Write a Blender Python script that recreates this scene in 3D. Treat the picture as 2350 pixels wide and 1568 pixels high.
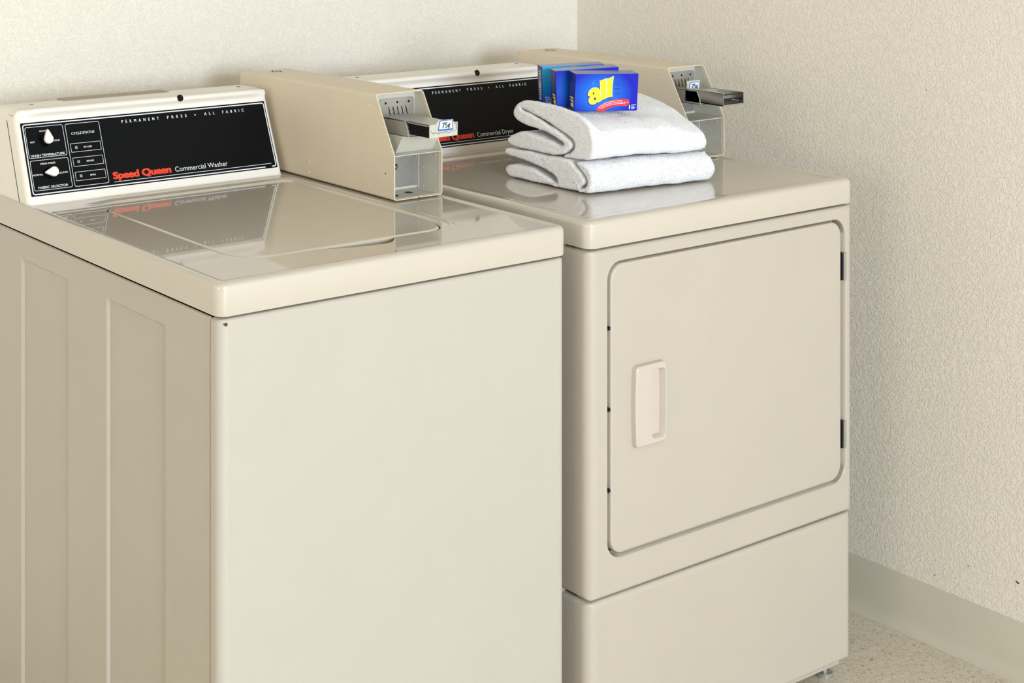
import bpy, bmesh, math, random
from mathutils import Vector, Matrix, geometry
random.seed(7)
for o in list(bpy.data.objects): bpy.data.objects.remove(o)
SC = bpy.context.scene
COL = SC.collection
PI = math.pi

# ------------------------------------------------------------------ camera
F, Y0, TH, CX = 3446.6, -261.6, 1.0170, 361.9
cd = bpy.data.cameras.new('camera'); cam = bpy.data.objects.new('camera', cd); COL.objects.link(cam)
cam.location = (-1.1127, -1.6455, 1.4297)
cam.rotation_euler = (PI/2, 0, TH - PI/2)
cd.sensor_fit = 'HORIZONTAL'; cd.sensor_width = 36.0
cd.lens = F/2350*36.0
cd.shift_x = (1175-CX)/2350; cd.shift_y = -(784-Y0)/2350
cd.clip_start = .05
SC.camera = cam

# ------------------------------------------------------------------ world, lights, exposure
wd = bpy.data.worlds.new('world'); SC.world = wd; wd.use_nodes = True
wd.node_tree.nodes['Background'].inputs[0].default_value = (1, .97, .92, 1)
wd.node_tree.nodes['Background'].inputs[1].default_value = .2
def area(name, loc, target, sx, sy, power, col):
    l = bpy.data.lights.new(name, 'AREA'); l.shape = 'RECTANGLE'; l.size = sx; l.size_y = sy
    l.energy = power; l.color = col
    o = bpy.data.objects.new(name, l); COL.objects.link(o); o.location = loc
    o.rotation_euler = (Vector(target)-Vector(loc)).to_track_quat('-Z', 'Y').to_euler()
    return o
area('front_key_light', (-0.55, -5.85, 1.65), (0.5, 0, 1.1), 2.6, 1.7, 188, (.735, .845, 1))  # soft key standing in for frontal bounce flash; no window here
area('ceiling_lamp', (0, -1.9, 2.48), (0, -1.9, 0), 1.2, .6, 5, (1, .92, .80))
area('left_fill_light', (-5.05, -1.5, 1.6), (1.6, -.2, 1.1), 2.4, 1.5, 38, (1, .91, .74))  # fill added for surfaces facing left; no window known on that side
vs = SC.view_settings
vs.view_transform = 'Standard'; vs.look = 'None'; vs.gamma = 1.0; vs.use_curve_mapping = False
vs.exposure = 0.9

# ------------------------------------------------------------------ materials
def lin(c):
    return tuple((v/12.92 if v <= .04045 else ((v+.055)/1.055)**2.4) for v in (x/255 for x in c)) + (1,)
def new_mat(name):
    m = bpy.data.materials.new(name); m.use_nodes = True
    nt = m.node_tree; b = nt.nodes['Principled BSDF']
    return m, nt, b
def mat(name, rgb, rough=.5, metal=0, coat=0, coat_rough=.05, spec=.5, noise=0, nscale=60, bump=0, bscale=400, sheen=0):
    m, nt, b = new_mat(name)
    b.inputs['Base Color'].default_value = lin(rgb)
    b.inputs['Roughness'].default_value = rough; b.inputs['Metallic'].default_value = metal
    b.inputs['Coat Weight'].default_value = coat; b.inputs['Coat Roughness'].default_value = coat_rough
    b.inputs['Specular IOR Level'].default_value = spec
    b.inputs['Sheen Weight'].default_value = sheen
    tc = nt.nodes.new('ShaderNodeTexCoord')
    if noise:
        n = nt.nodes.new('ShaderNodeTexNoise'); n.inputs['Scale'].default_value = nscale; n.inputs['Detail'].default_value = 4
        nt.links.new(tc.outputs['Object'], n.inputs['Vector'])
        mx = nt.nodes.new('ShaderNodeMix'); mx.data_type = 'RGBA'
        a = lin(rgb)
        mx.inputs[6].default_value = tuple(v*(1-noise) for v in a[:3])+(1,)
        mx.inputs[7].default_value = tuple(min(1, v*(1+noise)) for v in a[:3])+(1,)
        nt.links.new(n.outputs['Fac'], mx.inputs[0]); nt.links.new(mx.outputs[2], b.inputs['Base Color'])
    if bump:
        n2 = nt.nodes.new('ShaderNodeTexNoise'); n2.inputs['Scale'].default_value = bscale; n2.inputs['Detail'].default_value = 3
        nt.links.new(tc.outputs['Object'], n2.inputs['Vector'])
        bp = nt.nodes.new('ShaderNodeBump'); bp.inputs['Strength'].default_value = bump; bp.inputs['Distance'].default_value = .002
        nt.links.new(n2.outputs['Fac'], bp.inputs['Height']); nt.links.new(bp.outputs[0], b.inputs['Normal'])
    return m
M = {}
ENAMEL = (193, 186, 173)
M['enamel'] = mat('cream_enamel', ENAMEL, .42, noise=.03, nscale=9, bump=.04, bscale=700)
M['enamel_dryer'] = mat('warm_cream_enamel', (192, 183, 168), .42, noise=.03, nscale=9, bump=.04, bscale=700)
M['enamel_top'] = mat('glossy_cream_enamel', (204, 195, 179), .3, coat=1.0, coat_rough=.035, noise=.03, nscale=12)
M['bezel'] = mat('cream_plastic', (243, 237, 226), .35, noise=.02, nscale=20)
M['meter'] = mat('tan_painted_steel', (228, 214, 190), .5, noise=.03, nscale=30, bump=.05, bscale=900)
M['meter_in'] = mat('pale_grey_paint', (205, 202, 188), .42, noise=.08, nscale=60)
M['steel'] = mat('dull_zinc_steel', (182, 181, 176), .38, metal=.7, noise=.12, nscale=80)
M['chrome'] = mat('polished_steel', (200, 200, 200), .12, metal=1)
M['black'] = mat('black_panel_print', (9, 11, 14), .35, spec=.12, noise=.15, nscale=300)
M['blackp'] = mat('black_plastic', (8, 8, 9), .4, spec=.2, noise=.1, nscale=100)
M['white_ink'] = mat('white_ink', (226, 228, 232), .5, noise=.02, nscale=200)
M['red_ink'] = mat('red_ink', (235, 62, 30), .5, noise=.03, nscale=200)
M['grey_ink'] = mat('grey_ink', (150, 150, 152), .5, noise=.02, nscale=200)
M['knob'] = mat('white_knob_plastic', (240, 236, 230), .3, noise=.02, nscale=200)
M['gap'] = mat('dark_gap', (38, 32, 26), .8, noise=.1, nscale=50)
M['handle'] = mat('pinkish_cream_plastic', (204, 191, 179), .38, noise=.02, nscale=30)
M['towel'] = mat('white_terry', (244, 243, 244), .95, noise=.02, nscale=120, bump=.1, bscale=420)
M['towel_pile'] = mat('white_terry_loops', (250, 250, 250), .95, noise=.01, nscale=120)
_nt = M['towel_pile'].node_tree; _tr = _nt.nodes.new('ShaderNodeBsdfTranslucent'); _tr.inputs[0].default_value = (.96, .96, .96, 1)
_mx = _nt.nodes.new('ShaderNodeMixShader'); _mx.inputs[0].default_value = .5
_nt.links.new(_nt.nodes['Principled BSDF'].outputs[0], _mx.inputs[1]); _nt.links.new(_tr.outputs[0], _mx.inputs[2])
_nt.links.new(_mx.outputs[0], _nt.nodes['Material Output'].inputs['Surface'])
M['strip'] = mat('dull_tan_strip', (160, 148, 124), .5, noise=.15, nscale=60)
M['rust'] = mat('rust', (96, 62, 34), .9, noise=.3, nscale=900)
M['yellow'] = mat('yellow_ink', (244, 222, 8), .4, noise=.03, nscale=200)
M['navy'] = mat('navy_ink', (12, 22, 92), .4, noise=.05, nscale=200)
M['red_banner'] = mat('red_banner_ink', (232, 22, 52), .4, noise=.04, nscale=200)
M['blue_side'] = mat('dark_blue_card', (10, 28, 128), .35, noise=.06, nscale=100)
M['blue_top_sheen'] = mat('blue_card_sheen_top', (112, 126, 186), .25, noise=.25, nscale=260)  # reflected light put into the colour; top paler than the card
M['cyan_edge'] = mat('cyan_ink', (70, 170, 230), .4, noise=.05, nscale=100)
M['tag'] = mat('price_tag_card', (225, 236, 248), .35, noise=.02, nscale=100)
M['tag_blue'] = mat('price_tag_blue', (40, 110, 190), .35, noise=.05, nscale=100)
M['orange'] = mat('orange_ink', (225, 165, 70), .4, noise=.2, nscale=300)

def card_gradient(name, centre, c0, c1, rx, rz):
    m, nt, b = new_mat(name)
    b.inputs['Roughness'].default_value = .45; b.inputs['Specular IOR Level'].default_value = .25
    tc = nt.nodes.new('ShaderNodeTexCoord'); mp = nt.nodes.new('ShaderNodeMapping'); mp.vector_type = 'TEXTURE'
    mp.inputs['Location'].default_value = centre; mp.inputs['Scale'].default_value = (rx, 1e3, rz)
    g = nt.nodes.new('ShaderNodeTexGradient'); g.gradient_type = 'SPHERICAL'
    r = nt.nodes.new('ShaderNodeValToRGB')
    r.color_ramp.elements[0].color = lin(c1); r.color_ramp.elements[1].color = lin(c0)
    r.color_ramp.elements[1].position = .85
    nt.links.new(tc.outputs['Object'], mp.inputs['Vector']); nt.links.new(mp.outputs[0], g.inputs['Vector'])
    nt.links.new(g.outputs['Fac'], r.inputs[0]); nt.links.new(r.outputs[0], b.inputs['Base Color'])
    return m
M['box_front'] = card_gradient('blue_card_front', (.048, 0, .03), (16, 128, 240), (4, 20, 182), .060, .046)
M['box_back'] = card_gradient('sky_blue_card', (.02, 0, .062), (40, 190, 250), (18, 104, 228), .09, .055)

def wall_mat(name, rgb, strength):
    m, nt, b = new_mat(name)
    b.inputs['Roughness'].default_value = .75; b.inputs['Specular IOR Level'].default_value = .25
    L = nt.links.new
    tc = nt.nodes.new('ShaderNodeTexCoord')
    n1 = nt.nodes.new('ShaderNodeTexNoise'); n1.inputs['Scale'].default_value = 140; n1.inputs['Detail'].default_value = 5; n1.inputs['Distortion'].default_value = 1.2
    n2 = nt.nodes.new('ShaderNodeTexNoise'); n2.inputs['Scale'].default_value = 330; n2.inputs['Detail'].default_value = 3
    for n in (n1, n2): L(tc.outputs['Object'], n.inputs['Vector'])
    rp = nt.nodes.new('ShaderNodeValToRGB'); rp.color_ramp.elements[0].position = .46; rp.color_ramp.elements[1].position = .56
    L(n1.outputs['Fac'], rp.inputs[0])
    mul = nt.nodes.new('ShaderNodeMath'); mul.operation = 'MULTIPLY_ADD'; mul.inputs[1].default_value = .35
    L(n2.outputs['Fac'], mul.inputs[0]); L(rp.outputs[0], mul.inputs[2])
    bp = nt.nodes.new('ShaderNodeBump'); bp.inputs['Strength'].default_value = strength; bp.inputs['Distance'].default_value = .0016
    L(mul.outputs[0], bp.inputs['Height']); L(bp.outputs[0], b.inputs['Normal'])
    n3 = nt.nodes.new('ShaderNodeTexNoise'); n3.inputs['Scale'].default_value = 2.2; n3.inputs['Detail'].default_value = 3
    L(tc.outputs['Object'], n3.inputs['Vector'])
    mx = nt.nodes.new('ShaderNodeMix'); mx.data_type = 'RGBA'; a = lin(rgb)
    mx.inputs[6].default_value = tuple(v*.975 for v in a[:3])+(1,); mx.inputs[7].default_value = tuple(min(1, v*1.025) for v in a[:3])+(1,)
    L(n3.outputs['Fac'], mx.inputs[0]); L(mx.outputs[2], b.inputs['Base Color'])
    return m
M['wall'] = wall_mat('textured_wall_paint', (240, 233, 219), .5)
M['ceiling'] = wall_mat('ceiling_paint', (176, 170, 158), .3)
M['base'] = mat('vinyl_cove_base', (208, 202, 184), .5, noise=.05, nscale=14)
def floor_mat():
    m, nt, b = new_mat('speckled_vinyl_floor'); L = nt.links.new
    b.inputs['Roughness'].default_value = .45
    tc = nt.nodes.new('ShaderNodeTexCoord')
    n = nt.nodes.new('ShaderNodeTexNoise'); n.inputs['Scale'].default_value = 150; n.inputs['Detail'].default_value = 6; n.inputs['Distortion'].default_value = 1.5
    r = nt.nodes.new('ShaderNodeValToRGB')
    e = r.color_ramp.elements; e[0].position = .30; e[0].color = lin((158, 146, 124)); e[1].position = .62; e[1].color = lin((224, 217, 198))
    k = e.new(.42); k.color = lin((208, 198, 176))
    L(tc.outputs['Object'], n.inputs['Vector']); L(n.outputs['Fac'], r.inputs[0]); L(r.outputs[0], b.inputs['Base Color'])
    return m
M['floor'] = floor_mat()

# ------------------------------------------------------------------ helpers
def tag(o, label=None, cat=None, group=None, kind=None):
    if label: o['label'] = label
    if cat: o['category'] = cat
    if group: o['group'] = group
    if kind: o['kind'] = kind
    return o
BASE = {}
def thing(name, loc, label, cat, group=None):
    o = bpy.data.objects.new(name, None); COL.objects.link(o); o.location = loc; o.empty_display_size = .05
    BASE[o.name] = Vector(loc); tag(o, label, cat, group); return o
def root_of(o):
    while o.parent: o = o.parent
    return o
def obj(name, bm, m, parent=None, smooth=35, local=False, wn=False, recalc=True):
    """bm holds world-space vertices; they are stored relative to the thing's base"""
    if recalc: bmesh.ops.recalc_face_normals(bm, faces=bm.faces)
    if parent is not None and not local:
        off = BASE.get(root_of(parent).name, Vector())
        bmesh.ops.translate(bm, verts=bm.verts, vec=-off)
    me = bpy.data.meshes.new(name); bm.to_mesh(me); bm.free()
    if smooth:
        fl = [p.use_smooth for p in me.polygons]
        me.set_sharp_from_angle(angle=math.radians(smooth))
        me.polygons.foreach_set('use_smooth', fl)
    me.materials.append(M[m] if isinstance(m, str) else m)
    o = bpy.data.objects.new(name, me); COL.objects.link(o)
    if parent is not None: o.parent = parent
    if wn:
        w = o.modifiers.new('wn', 'WEIGHTED_NORMAL'); w.keep_sharp = True; w.weight = 80
    return o
def B(): return bmesh.new()
def box(bm, x0, x1, y0, y1, z0, z1, bev=()):
    """box; bev = list of (test(mid, dir) , radius, segments)"""
    t = bmesh.new()
    r = bmesh.ops.create_cube(t, size=1)
    for v in t.verts:
        v.co = Vector((x0 if v.co.x < 0 else x1, y0 if v.co.y < 0 else y1, z0 if v.co.z < 0 else z1))
    c = Vector(((x0+x1)/2, (y0+y1)/2, (z0+z1)/2))
    for test, rad, seg in bev:
        es = []
        for e in t.edges:
            d = (e.verts[1].co-e.verts[0].co)
            if d.length < 1e-6: continue
            if test((e.verts[0].co+e.verts[1].co)/2-c, d.normalized()): es.append(e)
        bmesh.ops.bevel(t, geom=es, offset=rad, segments=seg, affect='EDGES', profile=.5, clamp_overlap=True)
    me = bpy.data.meshes.new('tmp'); t.to_mesh(me); t.free(); bm.from_mesh(me); bpy.data.meshes.remove(me)
ALL = lambda m, d: True
def loft(bm, rings, closed=True, cap0=False, cap1=False):
    vr = [[bm.verts.new(p) for p in r] for r in rings]
    n = len(rings[0])
    for a, b in zip(vr, vr[1:]):
        for i in range(n if closed else n-1):
            j = (i+1) % n
            try: bm.faces.new((a[i], a[j], b[j], b[i])).smooth = True
            except ValueError: pass
    if cap0: fill(bm, vr[0])
    if cap1: fill(bm, vr[-1])
    return vr
def fill(bm, loop, holes=()):
    """tessellated cap on existing vertex loops"""
    loops = [loop]+list(holes)
    tri = geometry.tessellate_polygon([[v.co for v in l] for l in loops])
    flat = [v for l in loops for v in l]
    for t in tri:
        if len(set(t)) == 3:
            try: bm.faces.new([flat[i] for i in t])
            except ValueError: pass
def rrect(x0, x1, y0, y1, r, n=6):
    """rounded rectangle, ccw; r one radius or (bl, br, tr, tl)"""
    if not isinstance(r, (tuple, list)): r = (r,)*4
    pts = []
    for (cx, cy, a0), rad in zip(((x0, y0, PI), (x1, y0, 1.5*PI), (x1, y1, 0), (x0, y1, .5*PI)), r):
        ccx = cx+rad if cx == x0 else cx-rad; ccy = cy+rad if cy == y0 else cy-rad
        for i in range(n+1):
            a = a0+i*PI/2/n
            pts.append((ccx+rad*math.cos(a), ccy+rad*math.sin(a)))
    return pts
def cyl(bm, p, axis, r, h, n=20, r2=None, dome=False):
    p = Vector(p); a = Vector(axis).normalized()
    u = a.orthogonal().normalized(); v = a.cross(u)
    def ring(rad, k): return [p+a*k+(u*math.cos(2*PI*i/n)+v*math.sin(2*PI*i/n))*rad for i in range(n)]
    rs = [ring(r, 0), ring(r, h*.8), ring((r2 or r)*.9, h)] if not dome else [ring(r, 0), ring(r*.85, h*.55), ring(r*.5, h*.9), ring(r*.1, h)]
    loft(bm, rs, True, True, True)
def ribbon(bm, path, w, up, h, closed=False):
    """flat raised stripe of width w along a 2-D path; up(s,t,k)->world"""
    n = len(path); L, R = [], []
    for i in range(n):
        a = Vector(path[(i-1) % n] if (closed or i > 0) else path[0]); b = Vector(path[(i+1) % n] if (closed or i < n-1) else path[-1])
        p = Vector(path[i])
        d0 = (p-a); d1 = (b-p)
        d0 = d0.normalized() if d0.length > 1e-9 else d1.normalized()
        d1 = d1.normalized() if d1.length > 1e-9 else d0
        d = (d0+d1).normalized(); nn = Vector((-d.y, d.x))
        cs = max(.4, nn.dot(Vector((-d0.y, d0.x))))
        L.append(p+nn*w/2/cs); R.append(p-nn*w/2/cs)
    vl = [bm.verts.new(up(p.x, p.y, h)) for p in L]; vr = [bm.verts.new(up(p.x, p.y, h)) for p in R]
    for i in range(n if closed else n-1):
        j = (i+1) % n
        bm.faces.new((vl[i], vr[i], vr[j], vl[j]))
def plate2d(bm, pts, up, h0, h1, holes=()):
    """solid flat plate from a 2-D outline, in frame up(s,t,k)"""
    a = [bm.verts.new(up(x, y, h1)) for x, y in pts]; b = [bm.verts.new(up(x, y, h0)) for x, y in pts]
    n = len(pts)
    for i in range(n): bm.faces.new((a[i], a[(i+1) % n], b[(i+1) % n], b[i]))
    ha, hb = [], []
    for hp in holes:
        va = [bm.verts.new(up(x, y, h1)) for x, y in hp]; vb = [bm.verts.new(up(x, y, h0)) for x, y in hp]
        for i in range(len(hp)): bm.faces.new((va[i], va[(i+1) % len(hp)], vb[(i+1) % len(hp)], vb[i]))
        ha.append(va); hb.append(vb)
    fill(bm, a, ha); fill(bm, b, hb)
_cap = {}
def text(bm, s, up, x0, x1, t0, cap, h, bold=0, space=1.0, shear=0, shifts=((0, 0),)):
    """letters of cap height `cap` on baseline t0, stretched to run from x0 to x1"""
    cu = bpy.data.curves.new('txt', 'FONT'); cu.body = s; cu.size = 1; cu.space_character = space; cu.offset = bold; cu.shear = shear
    cu.resolution_u = 4
    o = bpy.data.objects.new('txt', cu); COL.objects.link(o)
    dg = bpy.context.evaluated_depsgraph_get(); me = bpy.data.meshes.new_from_object(o.evaluated_get(dg))
    bpy.data.objects.remove(o); bpy.data.curves.remove(cu)
    xs = [v.co.x for v in me.vertices]; a, b = min(xs), max(xs)
    if x1 is None: kx = cap/.729
    else: kx = (x1-x0)/(b-a)
    ky = cap/.729
    for j, (sx, sy) in enumerate(shifts):
        idx = {}
        for v in me.vertices: idx[v.index] = bm.verts.new(up(x0+(v.co.x-a)*kx+sx, t0+v.co.y*ky+sy, h+j*.00001))
        for f in me.polygons:
            try: bm.faces.new([idx[i] for i in f.vertices])
            except ValueError: pass
    bpy.data.meshes.remove(me)

# ------------------------------------------------------------------ the room
XR, YW, XL, YF, ZC = 1.6297, .882, -5.1, -6.0, 2.5
def wall(name, x0, x1, y0, y1, z0, z1, m):
    b = B(); box(b, x0, x1, y0, y1, z0, z1); return tag(obj(name, b, m, smooth=0), kind='structure')
wall('floor', XL-.1, XR+.1, YF-.1, YW+.1, -.1, 0, 'floor')
wall('wall_back', XL-.1, XR+.1, YW, YW+.1, 0, ZC, 'wall')
wall('wall_right', XR, XR+.1, YF-.1, YW, 0, ZC, 'wall')
wall('wall_left', XL-.1, XL, YF-.1, YW, 0, ZC, 'wall')
wall('wall_front', XL, XR, YF-.1, YF, 0, ZC, 'wall')
wall('ceiling', XL-.1, XR+.1, YF-.1, YW+.1, ZC, ZC+.1, 'ceiling')
# vinyl cove base: flat strip with a flared toe
prof = [(0, .1046), (.0022, .1046), (.003, .1035), (.003, .030), (.0045, .018), (.009, .009), (.016, .0035), (.021, .0008), (.021, 0), (0, 0)]
b = B(); loft(b, [[(XR-p, y, z) for p, z in prof] for y in (YF, YW)], True, True, True)
tag(obj('baseboard_right', b, 'base', smooth=50), kind='structure')
b = B(); loft(b, [[(x, YW-p, z) for p, z in prof] for x in (XL, XR-.022)], True, True, True)
tag(obj('baseboard_back', b, 'base', smooth=50), kind='structure')
# small dark scuffs on the right wall
for (y, z, w) in ((.0138, 1.0425, .0011), (-.1578, .1738, .0028), (-.0033, .1268, .0014), (-.0677, .1681, .0012)):
    b = B()
    pts = [(y+w*math.cos(a)*(1+.5*math.sin(3*a)), z+w*.6*math.sin(a)+w*.5*math.cos(a)) for a in [k*PI/5 for k in range(10)]]
    plate2d(b, pts, lambda s, t, k: Vector((XR-k, s, t)), 0, .0004)
    obj('scuff_mark', b, 'gap', bpy.data.objects['wall_right'], smooth=0)

# ------------------------------------------------------------------ appliance pieces
def front_shell(bm, x0, x1, y0, yb, z0, z1, rx, rz, rc, hole=None, hole_depth=0, seg=6):
    """sheet-steel front pan: rounded side edges, small top and bottom radius, optional recess"""
    rings = []
    m = 4; nrm = [PI+(k//(m+1))*PI/2+(k % (m+1))*PI/2/m for k in range(4*(m+1))]
    rad = [rx*math.cos(t)**2+rz*math.sin(t)**2 for t in nrm]
    rings.append([(px, yb, pz) for px, pz in rrect(x0, x1, z0, z1, rc, m)])
    for k in range(0, seg+1):
        a = k/seg*PI/2
        rings.append([(px, y0+r*(1-math.sin(a)), pz) for (px, pz), r in zip(rrect(x0+rx*(1-math.cos(a)), x1-rx*(1-math.cos(a)), z0+rz*(1-math.cos(a)), z1-rz*(1-math.cos(a)), rc, m), rad)])
    vr = loft(bm, rings, True, True, False)
    if hole is None: fill(bm, vr[-1]); return
    hv = []
    e = .0015
    for off, y in ((-.0012, y0), (0, y0+e), (0, y0+hole_depth-e), (.0012, y0+hole_depth)):
        hv.append([(px, y, pz) for px, pz in rrect(hole[0]+off, hole[1]-off, hole[2]+off, hole[3]-off, hole[4], 8)])
    hr = loft(bm, hv, True, False, False)
    fill(bm, vr[-1], [hr[0]])
def top_pan(bm, x0, x1, y0, y1, z0, z1, hole=None, rimh=.0022, rimw=.016, rc=.016, hole_depth=.016):
    """wrap-around top with rolled edge, a low rim and an optional well"""
    def ring(i, z): return [(px, py, z) for px, py in rrect(x0+i, x1-i, y0+i, y1-i, max(rc-i*.6, .004), 6)]
    zt = z1+rimh; R = .009
    rings = [ring(.004, z0), ring(.0008, z0+.0006), ring(0, z0+.003), ring(0, zt-R)]
    for k in range(1, 7):
        a = k/6*PI/2; rings.append(ring(R*(1-math.cos(a)), zt-R+R*math.sin(a)))
    rings += [ring(rimw-.005, zt), ring(rimw-.003, zt-rimh*.2), ring(rimw-.0006, zt-rimh*.85), ring(rimw+.002, z1)]
    vr = loft(bm, rings, True, False, False)
    if hole:
        hr = loft(bm, [[(px, py, z1) for px, py in hole], [(px, py, z1-.002) for px, py in shrink(hole, -.0015)], [(px, py, z1-hole_depth) for px, py in shrink(hole, -.001)]], True, False, True)
        fill(bm, vr[-1], [hr[0]])
    else: fill(bm, vr[-1])
    fill(bm, vr[0])
def shrink(pts, d):
    """offset a closed ccw outline inwards by d"""
    n = len(pts); out = []
    for i in range(n):
        a, p, c = Vector(pts[i-1]), Vector(pts[i]), Vector(pts[(i+1) % n])
        d0 = (p-a); d1 = (c-p)
        if d0.length < 1e-9: d0 = d1
        if d1.length < 1e-9: d1 = d0
        d0.normalize(); d1.normalize(); t = (d0+d1)
        t = t.normalized() if t.length > 1e-6 else d0
        nn = Vector((-t.y, t.x)); k = max(.5, nn.dot(Vector((-d0.y, d0.x))))
        out.append(tuple(p+nn*d/k))
    return out
def side_panel(bm, X, sgn, yspans, yb, z0, z1, zr0, zr1, y_front, depth=.0045, bw=.0034):
    ys = [y_front-.0004, y_front+.002]
    for a, c in yspans: ys += [a-bw/2, a+bw/2, c-bw/2, c+bw/2]
    ys += [yb]
    zs = [z0, zr0-bw/2, zr0+bw/2, zr1-bw/2, zr1+bw/2, z1-.0015, z1]
    def inside(y, z):
        return any(a < y < c for a, c in yspans) and zr0 < z < zr1
    g = [[bm.verts.new((X+(sgn*depth if inside(y, z) else 0)+(sgn*.0018 if (i == 0 or j == len(zs)-1) else 0), y, z)) for j, z in enumerate(zs)] for i, y in enumerate(ys)]
    for i in range(len(ys)-1):
        for j in range(len(zs)-1):
            bm.faces.new((g[i][j], g[i+1][j], g[i+1][j+1], g[i][j+1]))

FA = Vector((0, .568, .9015)); FE = Vector((0, .3492, .9371)); FN = Vector((0, -.9371, .3492))
def console(root, dx, dz, x0, x1, product, washer):
    off = Vector((dx, 0, dz))
    def up(s, t, k): return FA+off+Vector((s, 0, 0))+FE*t+FN*k
    def prof(blend, inset):
        # (y, z) outline, front bottom -> up the face -> cove -> lip -> top -> back
        f = lambda t, k=0: (FA+FE*t+FN*k)
        pts = [f(0.000, -.004), f(.0012, -.0012), f(.004, 0), f(.05), f(.10), f(.1395)]
        cove = [((.1425, -.0004)), (.1458, .0009), (.1485, .0040), (.1506, .0095)]
        lip = [(.1530, .0122), (.1562, .0126), (.1590, .0108), (.1610, .0060), (.1616, 0)]
        for t, k in cove+lip: pts.append(f(t, k*(.35+.65*blend)))
        pts += [Vector((0, .650, 1.0545)), Vector((0, .690, 1.0535)), Vector((0, .702, 1.050)), Vector((0, .706, 1.043)), Vector((0, .706, .9015))]
        c = Vector((0, .645, .975))
        out = []
        for i, p in enumerate(pts):
            a = pts[i-1]; q = pts[(i+1) % len(pts)]
            tt = (q-a); tt.normalize(); nn = Vector((0, tt.z, -tt.y))   # inward
            if nn.dot(c-p) < 0: nn = -nn
            q2 = p+nn*inset
            if i in (0, 1, len(pts)-1): q2.z = min(p.z, .9027)
            out.append(q2)
        return out
    b = B(); rings = []
    R = .011
    st = []
    for k in range(6): a = k/5*PI/2; st.append((x0+R*(1-math.cos(PI/2-a))*1.0 if False else x0+R*(1-math.sin(PI/2-a))-0, 0, R*(1-math.cos(PI/2-a))))
    st = [(x0+R*(1-math.cos(k/5*PI/2)), 0, R*(1-math.sin(k/5*PI/2))) for k in range(6)]
    st += [(x0+.02, .15, 0), (x0+.032, .8, 0), (x0+.04, 1, 0)]
    en = [(x0+x1-s, bl, i) for s, bl, i in reversed(st)]
    for s, bl, i in st+en:
        rings.append([p+off+Vector((s, 0, 0)) for p in prof(bl, i)])
    loft(b, rings, True, True, True)
    con = obj('console', b, 'bezel', root, smooth=50)
    # end cap seam
    b = B(); e0 = Vector((x0-.0006, 0, 0))
    pts = [FA+off+FE*t+FN*-.032+e0 for t in (.0, .152)]
    for p, q in ((pts[0], pts[1]),):
        w = Vector((0, .0011, 0)); vs_ = [b.verts.new(v) for v in (p, p+w, q+w, q)]; b.faces.new(vs_)
        vs2 = [b.verts.new(v+Vector((.0005, 0, 0))) for v in (p, p+w, q+w, q)]; b.faces.new(vs2)
    obj('end_cap_seam', b, 'gap', con)
    b = B(); cyl(b, up(.3296, .1556, .0112), FN, .0062, .0022, 24); obj('hole_plug', b, 'blackp', con)
    for s in (.06, .492):
        b = B(); box(b, s+dx-.0035, s+dx+.0035, .662, .6645, 1.0535+dz, 1.0548+dz); obj('top_slot', b, 'gap', con)
    if washer:
        b = B(); box(b, .13, .345, .672, .703, 1.0520, 1.0552, [(ALL, .0005, 1)]); obj('metal_strip', b, 'strip', con)
    # black control panel
    b = B(); plate2d(b, rrect(.0145, .5165, .0152, .1386, .0012, 2), up, -.0005, .0007)
    pan = obj('control_panel', b, 'black', root, smooth=30)
    pan['label'] = 'black printed control panel'
    h = .0009
    b = B()
    ro = rrect(.0180, .5137, .0182, .1352, .004, 5)
    k = next(i for i, p in enumerate(ro) if p[0] > .4)
    if washer:
        # border line with a short break at lower right
        path = [(.5045, .0182)]+ro[k:]+ro[:k]+[(.4900, .0182)]
        ribbon(b, path, .0020, up, h)
    else: ribbon(b, ro, .0020, up, h, True)
    ribbon(b, [(.1736, .0236), (.5043, .0236)], .0009, up, h)
    obj('border_line', b, 'white_ink', pan, smooth=0)
    for s, a, c in (('PERMANENT', .2085, .2845), ('PRESS', .3020, .3428), ('ALL', .3810, .4030), ('FABRIC', .4203, .4672)):
        b = B(); text(b, s, up, a, c, .1228, .0053, h, 0, 2.5, 0, ((0, 0), (.0003, 0), (.0003, .0002), (0, .0002))); obj('lettering', b, 'white_ink', pan, smooth=0)
    b = B()
    plate2d(b, [(.3613+.0013*math.cos(i*PI/6), .1252+.0013*math.sin(i*PI/6)) for i in range(12)], up, h-.0002, h)
    obj('bullet_mark', b, 'white_ink', pan, smooth=0)
    b = B(); text(b, 'Speed Queen', up, .1738, .2895, .0287, .0121, h, .010, .97, 0, [(i*.00045, j*.0004) for i in range(-2, 3) for j in (-1, 0, 1)]); obj('logo_lettering', b, 'red_ink', pan, smooth=0)
    b = B(); text(b, product, up, .2985, .4098 if washer else .3985, .0287, .0092, h); obj('product_lettering', b, 'white_ink', pan, smooth=0)
    if not washer: return
    for r in (rrect(.0211, .0926, .0784, .1305, .003, 3), rrect(.0213, .0928, .0241, .0740, .003, 3), rrect(.0975, .1635, .0238, .1302, .003, 3)):
        b = B(); ribbon(b, r, .00085, up, h, True); obj('box_outline', b, 'white_ink', pan, smooth=0)
    for t0 in (.0816, .0573, .0331):
        b = B(); ribbon(b, rrect(.1018, .1596, t0, t0+.0145, .0003, 1), .0007, up, h, True); obj('box_outline', b, 'white_ink', pan, smooth=0)
    for t0 in (.0866, .0623, .0381):
        b = B(); plate2d(b, rrect(.1096, .1143, t0, t0+.0047, .0003, 1), up, h-.0003, h+.0004); obj('indicator_window', b, 'grey_ink', pan, smooth=0)
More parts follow.
